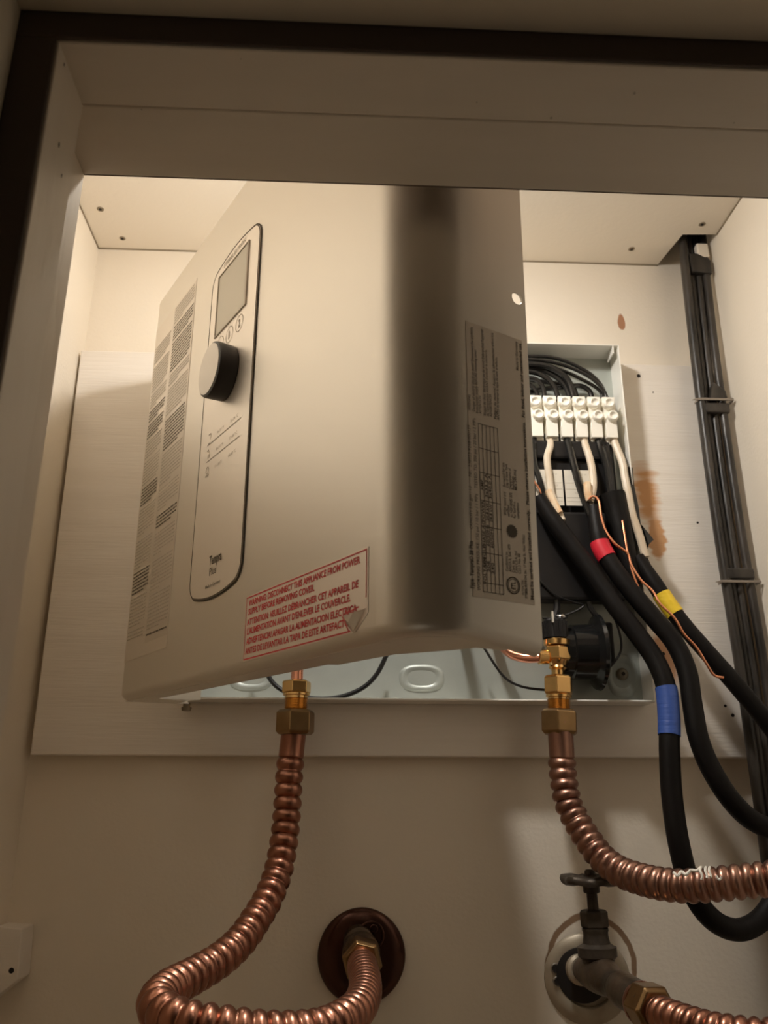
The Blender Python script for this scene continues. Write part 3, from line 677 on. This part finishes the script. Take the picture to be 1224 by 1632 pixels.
# nut at the wall end
d = (PD(577, 1535, .655)-PD(576, 1520, .69)).normalized(); a = PD(576.5, 1524, .676)
build('coupling_nut', MB().hexnut(a, d, .024, .0165, .3), 'brass_dark', lh, bevel=.0008)
RP = [PD(892, 1150, .722), PD(895, 1195, .716), PD(897, 1232, .710), PD(905, 1278, .700), PD(921, 1312, .689), PD(941, 1344, .675), PD(963, 1371, .661), PD(988, 1389, .646), PD(1018, 1400, .630), PD(1051, 1408, .613), PD(1092, 1412, .599), PD(1140, 1409, .588), PD(1200, 1403, .578), PD(1270, 1398, .568), PD(1340, 1412, .565), PD(1390, 1470, .575)]
rh, rpath = hose('water_hose', RP, 'dull copper corrugated hose curving under the black cables from the heater outlet', 'copper_dull',
     [(axr, 1018, 1171, 1132, 1171, 32, 'brass_dark', .3)], pitch=(.0088, .0074))
# white thread tape smeared on the hose
tm = MB(); pp = [PD(x, y, .565) for x, y in ((1074, 1391), (1080, 1395), (1086, 1389), (1093, 1394), (1100, 1387), (1108, 1389), (1114, 1383), (1119, 1386), (1117, 1394))]
tm.tube(smooth_path([PD(x, y, dd) for x, y, dd in ((1074, 1391, .590), (1080, 1396, .583), (1086, 1389, .586), (1093, 1394, .580), (1101, 1387, .582), (1110, 1388, .576), (1116, 1383, .578))], 5), .0011, 7)
for x in (1117, 1125, 1131): tm.tube(smooth_path([PD(x, 1382, .580), PD(x-1, 1388, .572), PD(x+2, 1396, .569), PD(x+1, 1402-(x-1117)*.3, .568)], 4), .0009, 6)
tm.tube(smooth_path([PD(1141, 1395, .568), PD(1146, 1402, .566), PD(1150, 1398, .566)], 4), .0008, 6)
build('thread_tape', tm, 'teflon', rh, smooth=True)

# ------------------------------------------------------------------ left wall plate and stub
EC = P(576, 1522, YW); EC.y = YW
ep = thing('wall_escutcheon', EC, 'dark glossy bronze round wall plate with a threaded stub for the left hose', 'pipe escutcheon')
build('plate', MB().lathe(EC, (0, -1, 0), [(0, .0365), (.003, .0372), (.0052, .0362), (.0075, .031), (.0090, .022), (.0092, .0145)], 56), 'bronze', ep, smooth=True, ang=60)
sc_ = EC+Vector((.0100, -.0098, .0205)); build('collar_ring', MB().lathe(sc_-Vector((.002, 0, .004)), (0, -1, 0), [(0, .0112), (.0012, .0112), (.0016, .0104), (.0016, .0094), (.0006, .009)], 30), 'bronze', ep, smooth=True)
build('set_screw', MB().lathe(sc_+Vector((0, -.001, .001)), (0, -1, 0), [(0, .0036), (.0012, .0036), (.0016, .003), (.0016, .0022), (.0004, .002)], 18), 'bronze', ep, smooth=True)
s0_ = P(571, 1497, YW-.004); s1_ = PD(576.5, 1524, .678); dd_ = (s1_-s0_); Ls = dd_.length
pr = [(0, .0130), (Ls*.25, .0130)]
for i in range(6): t0 = Ls*(.28+i*.05); pr += [(t0, .0120), (t0+Ls*.025, .0132)]
pr += [(Ls*.60, .0118), (Ls*.62, .0150), (Ls*.86, .0156), (Ls*.9, .0130), (Ls, .0128)]
build('threaded_stub', MB().lathe(s0_, dd_, pr, 28), 'valve_bronze', ep, smooth=True)

# ------------------------------------------------------------------ shut-off valve on the right with its plate
VC = P(934, 1556, YW); VC.y = YW
vp = thing('wall_escutcheon', VC, 'pale scratched round wall plate hanging askew behind the old shut-off valve', 'pipe escutcheon')
tilt = Matrix.Translation(VC) @ Matrix.Rotation(math.radians(-9), 4, 'Z') @ Matrix.Rotation(math.radians(6), 4, 'X')
m = MB().lathe((0, 0, 0), (0, -1, 0), [(.0045, .0352), (.0065, .0358), (.0085, .0345), (.0105, .029), (.0112, .0225), (.0100, .0215), (.006, .0212)], 56)
m.v = [tuple(tilt @ Vector(p)) for p in m.v]; build('plate', m, 'old_plate', vp, smooth=True, ang=60)
m = MB().lathe((-.004, 0, .004), (0, -1, 0), [(.004, .022), (.0118, .0215), (.0121, .0205)], 40); m.v = [tuple(tilt @ Vector(p)) for p in m.v]
build('centre_opening', m, 'dark', vp, smooth=True)
for x, z in ((-.0262, .0085), (-.0250, -.0015)):
    c = tilt @ Vector((x, -.0095, z)); s_o = build('set_screw', MB().lathe(c, (0, -1, 0), [(0, .0042), (.0018, .0042), (.0022, .0034), (.0006, .0028)], 16), 'steel', vp, smooth=True)
    build('screw_socket', MB().lathe(c+Vector((0, -.0010, 0)), (0, -1, 0), [(0, .0026), (.0012, .0026)], 10), 'dark', s_o)
vd = .655                                                     # distance of the valve from the camera
va = thing('shutoff_valve', PD(955, 1545, vd), 'old blackened shut-off valve with a lobed hand wheel standing above it', 'valve')
vu = vd/F
cB = PD(955, 1548, vd); ups = (PD(946, 1412, vd+.045)-cB).normalized(); ups = Vector((-.02, .02, 1)).normalized()
def vrow(py): return (1548-py)*vu/ups.z*.97
build('bonnet', MB().lathe(cB, ups, [(0, 22*vu), (vrow(1530), 26*vu), (vrow(1526), 31*vu), (vrow(1512), 31*vu), (vrow(1510), 27*vu), (vrow(1507), 22*vu), (vrow(1496), 20*vu), (vrow(1490), 20*vu), (vrow(1488), 21*vu), (vrow(1484), 21*vu)], 32), 'iron', va, smooth=True)
build('packing_nut', MB().hexnut(cB+ups*vrow(1485), ups, vrow(1456)-vrow(1485), 22.5*vu, .25), 'iron', va, bevel=.0006)
build('stem', MB().lathe(cB+ups*vrow(1458), ups, [(0, 9*vu), (vrow(1430)-vrow(1458), 8.5*vu)], 18), 'iron', va, smooth=True)
hwb = cB+ups*vrow(1431); build('wheel_hub', MB().lathe(hwb, ups, [(0, 11*vu), (.001, 13.5*vu), (.005, 13.5*vu), (.007, 10*vu)], 24), 'iron', va, smooth=True)
hc = cB+ups*vrow(1411); m = MB(); nn = 80; rows = []
for rr, zz in ((.30, -.0030), (.70, -.0036), (1.0, -.0026), (1.04, 0), (1.0, .0028), (.72, .0040), (.55, .0020), (.30, .0046)):
    rows.append([hc+Vector((rr*46*vu*(1+.10*math.cos(5*t)*rr)*math.cos(t), rr*46*vu*(1+.10*math.cos(5*t)*rr)*math.sin(t), zz+.0010*math.cos(5*t)*rr)) for t in [2*math.pi*i/nn+.4 for i in range(nn)]])
m.add([p for r_ in rows for p in r_], [(i*nn+k, i*nn+(k+1) % nn, (i+1)*nn+(k+1) % nn, (i+1)*nn+k) for i in range(len(rows)-1) for k in range(nn)]+[tuple(reversed(range(nn))), tuple(range((len(rows)-1)*nn, len(rows)*nn))])
build('hand_wheel', m, 'iron', va, smooth=True, ang=60)
build('wheel_screw', MB().lathe(hc+ups*.004, ups, [(0, .0045), (.003, .0042), (.0042, .003)], 16), 'iron', va, smooth=True)
# body: pipe from the wall, belly, outlet towards the lower right
i0 = P(915, 1540, YW-.004); o1 = PD(1000, 1585, .600)
build('valve_body', MB().tube(smooth_path([PD(928, 1546, .690), PD(955, 1552, vd), PD(982, 1570, .622), PD(1002, 1583, .603)], 8),
      [17*vu+(12*vu)*math.sin(math.pi*min(1, k/16))**1 if k < 16 else 21*vu-.00002*k for k in range(25)], 26), 'valve_bronze', va, smooth=True)
build('inlet_pipe', MB().tube([i0, PD(932, 1547, .688)], 17*vu, 22), 'iron', va, smooth=True)
build('inlet_collar', MB().lathe(PD(922, 1545, .700), PD(955, 1552, vd)-PD(922, 1545, .700), [(0, 19*vu), (.002, 24*vu), (.008, 24*vu), (.010, 20*vu)], 28), 'old_plate', va, smooth=True, props={'label': 'pale paint-crusted inlet collar'})
dO = (PD(1040, 1606, .565)-PD(1000, 1583, .605)).normalized()
build('outlet_pipe', MB().lathe(PD(990, 1576, .612), dO, [(0, .0120), (.002, .0126), (.012, .0122), (.040, .0118), (.050, .0122)], 28), 'valve_bronze', va, smooth=True)
# lower right hose leaving the valve
LR = [PD(1025, 1600, .575), PD(1050, 1614, .556), PD(1080, 1626, .536), PD(1130, 1642, .515), PD(1190, 1652, .50), PD(1250, 1655, .495), PD(1320, 1650, .50)]
lr = thing('water_hose', LR[1], 'copper hose leaving the old shut-off valve at the lower right, mostly out of view', 'water hose', 'flexible copper hoses')
path, L = resample(smooth_path(LR, 14), .0008)
build('corrugated_tube', MB().tube(path, hose_profile(L, .022, .0078, .0078, .0112, .0028), 22), 'copper', lr, smooth=True, ang=80)
dn = (LR[2]-LR[0]).normalized(); build('coupling_nut', MB().hexnut(LR[0]-dn*.002, dn, .021, .0158, .5), 'brass_dark', lr, bevel=.0008)
build('nut_sleeve', MB().lathe(LR[0]-dn*.006, dn, [(0, .0125), (.004, .0142), (.0065, .0142)], 24), 'copper', lr, smooth=True)

# ================================================================== power cables
def cable(label, pts, r, tape, wires, flat=1.):
    t = thing('power_cable', pts[0], label, 'cable', 'black power cables to the terminal block')
    path = smooth_path(pts, 14); L = sum((path[i]-path[i-1]).length for i in range(1, len(path)))
    def rr(s): return r*(.80+.20*min(1, s/.03))
    build('sheath', MB().tube(path, rr, 20, flat=flat), 'rubber', t, smooth=True)
    if tape:
        m_, a, b_ = tape; arc = 0; seg = [path[0]]; sl = []
        for i in range(1, len(path)):
            arc += (path[i]-path[i-1]).length; sl.append((arc, path[i]))
        fine, _ = resample(path, .001); seg = fine[int(a/.001):int(b_/.001)+1]
        build('tape_band', MB().tube(seg, r*1.09, 22, flat=flat), m_, t, smooth=True, props={'label': m_.split('_')[1]+' tape band'})
    for nm, m_, wp, wr in wires: build(nm, MB().tube(smooth_path(wp, 8), wr, 10), m_, t, smooth=True)
    return t
def arc_to(pts, target):
    path = smooth_path(pts, 14); best = (9, 0); s = 0
    for i in range(1, len(path)):
        s += (path[i]-path[i-1]).length; d_ = (path[i]-target).length
        if d_ < best[0]: best = (d_, s)
    return best[1]
YT = .744
Wp = lambda l: [P(x, y, Y) for x, y, Y in l]
c1 = Wp(((858, 792, .735), (880, 828, .733), (910, 868, .730), (945, 915, .725), (980, 965, .718), (1015, 1010, .712), (1042, 1048, .706), (1060, 1090, .700), (1066, 1140, .696), (1067, 1200, .692), (1071, 1270, .690), (1083, 1350, .688), (1103, 1420, .690), (1135, 1465, .694), (1175, 1482, .700), (1212, 1466, .706), (1240, 1425, .712), (1262, 1370, .72)))
cable('black cable with blue tape, running lowest and looping down behind the copper hose', c1, .0083,
      ('tape_blue', arc_to(c1, P(1064, 1098, .70)), arc_to(c1, P(1067, 1172, .694))),
      [('white_conductor', 'white_wire', Wp(((874, 690, .752), (877, 710, .748), (872, 730, .742), (875, 760, .740), (878, 785, .738), (886, 805, .736), (896, 830, .733))), .0035),
       ('black_conductor', 'black_gloss', Wp(((852, 690, .752), (850, 715, .747), (852, 740, .743), (860, 765, .738), (866, 795, .735))), .0030),
       ('paper_filler', 'paper', Wp(((874, 782, .735), (882, 800, .733), (892, 818, .731))), .0034),
       ('ground_wire', 'copper_wire', Wp(((838, 742, .742), (848, 762, .738), (860, 780, .735), (864, 790, .734))), .0011)])
c2 = Wp(((946, 808, .735), (951, 840, .732), (958, 872, .729), (978, 905, .724), (1008, 945, .718), (1042, 985, .712), (1075, 1025, .706), (1095, 1070, .700), (1103, 1120, .696), (1113, 1175, .692), (1133, 1225, .690), (1165, 1275, .690), (1200, 1308, .694), (1240, 1322, .70), (1290, 1318, .705)))
cable('black cable with a red tape square, between blue-taped and yellow-taped cables', c2, .0082,
      ('tape_red', arc_to(c2, P(957, 866, .73)), arc_to(c2, P(972, 888, .727))),
      [('white_conductor', 'white_wire', Wp(((926, 690, .752), (933, 710, .748), (941, 735, .742), (945, 760, .738), (945, 780, .736), (940, 800, .735))), .0036),
       ('black_conductor', 'black_gloss', Wp(((900, 690, .752), (908, 715, .746), (914, 740, .741), (922, 770, .737), (934, 805, .735), (945, 830, .733))), .0036),
       ('paper_filler', 'paper', Wp(((936, 770, .733), (937, 785, .732), (940, 798, .732))), .0038),
       ('ground_wire', 'copper_wire', Wp(((938, 796, .729), (946, 791, .726), (954, 798, .724), (958, 822, .722), (965, 845, .720), (980, 866, .716), (1000, 882, .714), (1006, 900, .712), (1022, 925, .708), (1040, 942, .704), (1052, 962, .700), (1075, 985, .696), (1090, 1010, .694), (1110, 1032, .692), (1126, 1058, .690), (1138, 1076, .690), (1153, 1080, .690))), .0011)])
c3 = Wp(((1016, 888, .738), (1030, 910, .735), (1048, 938, .731), (1068, 968, .727), (1095, 1003, .722), (1130, 1043, .718), (1170, 1088, .715), (1215, 1142, .715), (1260, 1200, .72)))
cable('black cable with yellow tape, uppermost of the three and nearest the strapped bundle', c3, .0076,
      ('tape_yellow', arc_to(c3, P(1054, 948, .73)), arc_to(c3, P(1076, 980, .725))),
      [('white_conductor', 'white_wire', Wp(((974, 690, .752), (982, 712, .748), (992, 738, .744), (996, 762, .742), (1002, 790, .740), (1008, 820, .740), (1018, 850, .739), (1029, 888, .738))), .0038),
       ('black_conductor', 'black_gloss', Wp(((950, 690, .752), (957, 715, .748), (966, 745, .746), (972, 785, .745))), .0034),
       ('ground_wire', 'copper_wire', Wp(((992, 830, .728), (995, 850, .724), (1000, 880, .720), (1008, 912, .716), (1018, 938, .714))), .0010)])
# short sheath end and loose strips between the cables
fc = Wp(((975, 788, .744), (982, 815, .744), (990, 850, .742), (1000, 890, .740), (1012, 930, .739)))
fo = thing('power_cable', fc[0], 'stub of black cable sheath cut open just below the terminal block', 'cable', 'black power cables to the terminal block')
m = MB(); pth = smooth_path(fc, 8); m.tube(pth, lambda s: .0125-.055*min(s, .09), 20, cap=False); m.tube(pth[1:], lambda s: .011-.055*min(s, .085), 20, cap=True)
build('sheath', m, 'rubber', fo, smooth=True)
build('black_conductor', MB().tube(smooth_path(Wp(((958, 700, .752), (968, 730, .748), (974, 765, .745), (977, 795, .744))), 6), .0033, 10), 'black_gloss', fo, smooth=True)
tp = thing('torn_tape', P(1030, 850, .74), 'torn flap of black tape sticking out beside the white wire', 'tape')
q = [P(1012, 826, .745), P(1024, 838, .744), P(1042, 860, .740), (P(1034, 868, .739)), P(1030, 885, .740), P(1040, 905, .742), P(1026, 905, .745), P(1018, 870, .747)]
build('flap', MB().prism(q, (0, .001, 0)), 'black_gloss', tp)
build('strip', MB().tube(smooth_path(Wp(((1003, 745, .748), (1006, 775, .747), (1012, 805, .746), (1016, 835, .745), (1022, 870, .744))), 6), .0032, 8, flat=.4), 'black_gloss', tp, smooth=True)

# ================================================================== strapped cable bundle in the corner
YC = .755
cb = thing('cable_bundle', (.375, YC, .3), 'four old black cables strapped together up the right corner into the ceiling', 'cables')
xs = [.3620, .3698, .3770, .3845]
for i, x0 in enumerate(xs):
    pts = []
    for k, z in enumerate((.64, .585, .53, .42, .30, .20, .12, .04, -.06, -.2)):
        bow = -.0045*math.sin(max(0, min(1, (.55-z)/.45))*math.pi)
        pts.append((x0+bow+(.0015 if z > .55 else 0)+.0007*math.sin(7*z+i*2), YC+(.004 if i in (1, 2) else 0)+.0006*math.sin(11*z+i), z))
    build('cable', MB().tube(smooth_path(pts, 10), .0046 if i == 0 else .0040, 14, flat=1.25 if i == 0 else 1.), 'old_cable', cb, smooth=True)
build('tape_wrap', MB().prism([(.3665, YC-.0052, .5405), (.3885, YC-.0052, .5385), (.3890, YC-.0052, .5560), (.3750, YC-.0052, .5640), (.3655, YC-.0052, .5640)], (0, .012, 0)), 'old_cable', cb, bevel=.0015)
build('painted_collar', MB().box((.3755, YC-.0048, .560), (.3885, YC+.006, .5775)), 'wall', cb, bevel=.0015)
for zc, x0, x1 in ((.3870, .3535, .3905), (.1965, .3530, .3905)):
    m = MB(); m.box((x0, YC-.0068, zc-.0012), (x1, YC-.0052, zc+.0014)); m.box((x0, YC-.0060, zc-.0012), (x0+.0014, YC+.004, zc+.0014)); m.prism([(x0-.006, YC-.0050, zc-.0008), (x0, YC-.0062, zc-.0012), (x0, YC-.0062, zc+.0014), (x0-.005, YC-.0050, zc+.0002)], (0, .0012, 0))
    m.box((x1-.0012, YC-.0060, zc-.0012), (x1, YC+.004, zc+.0014))
    build('metal_strap', m, 'strap', cb, bevel=.0005)
    up_ = zc > .3
    m = MB(); z0_ = zc-.014 if up_ else zc+.003; m.box((.3590, YC-.0056, z0_), (.3860, YC+.004, z0_+.011))
    build('tape_wrap', m, 'old_cable', cb, bevel=.002)
build('tape_wrap', MB().prism([(.366, YC-.0054, .388), (.385, YC-.0054, .388), (.384, YC-.0054, .398), (.372, YC-.0054, .408)], (0, .008, 0)), 'old_cable', cb, bevel=.0015)
print('frame', XA, XB, ZO, YA, YM, YF)
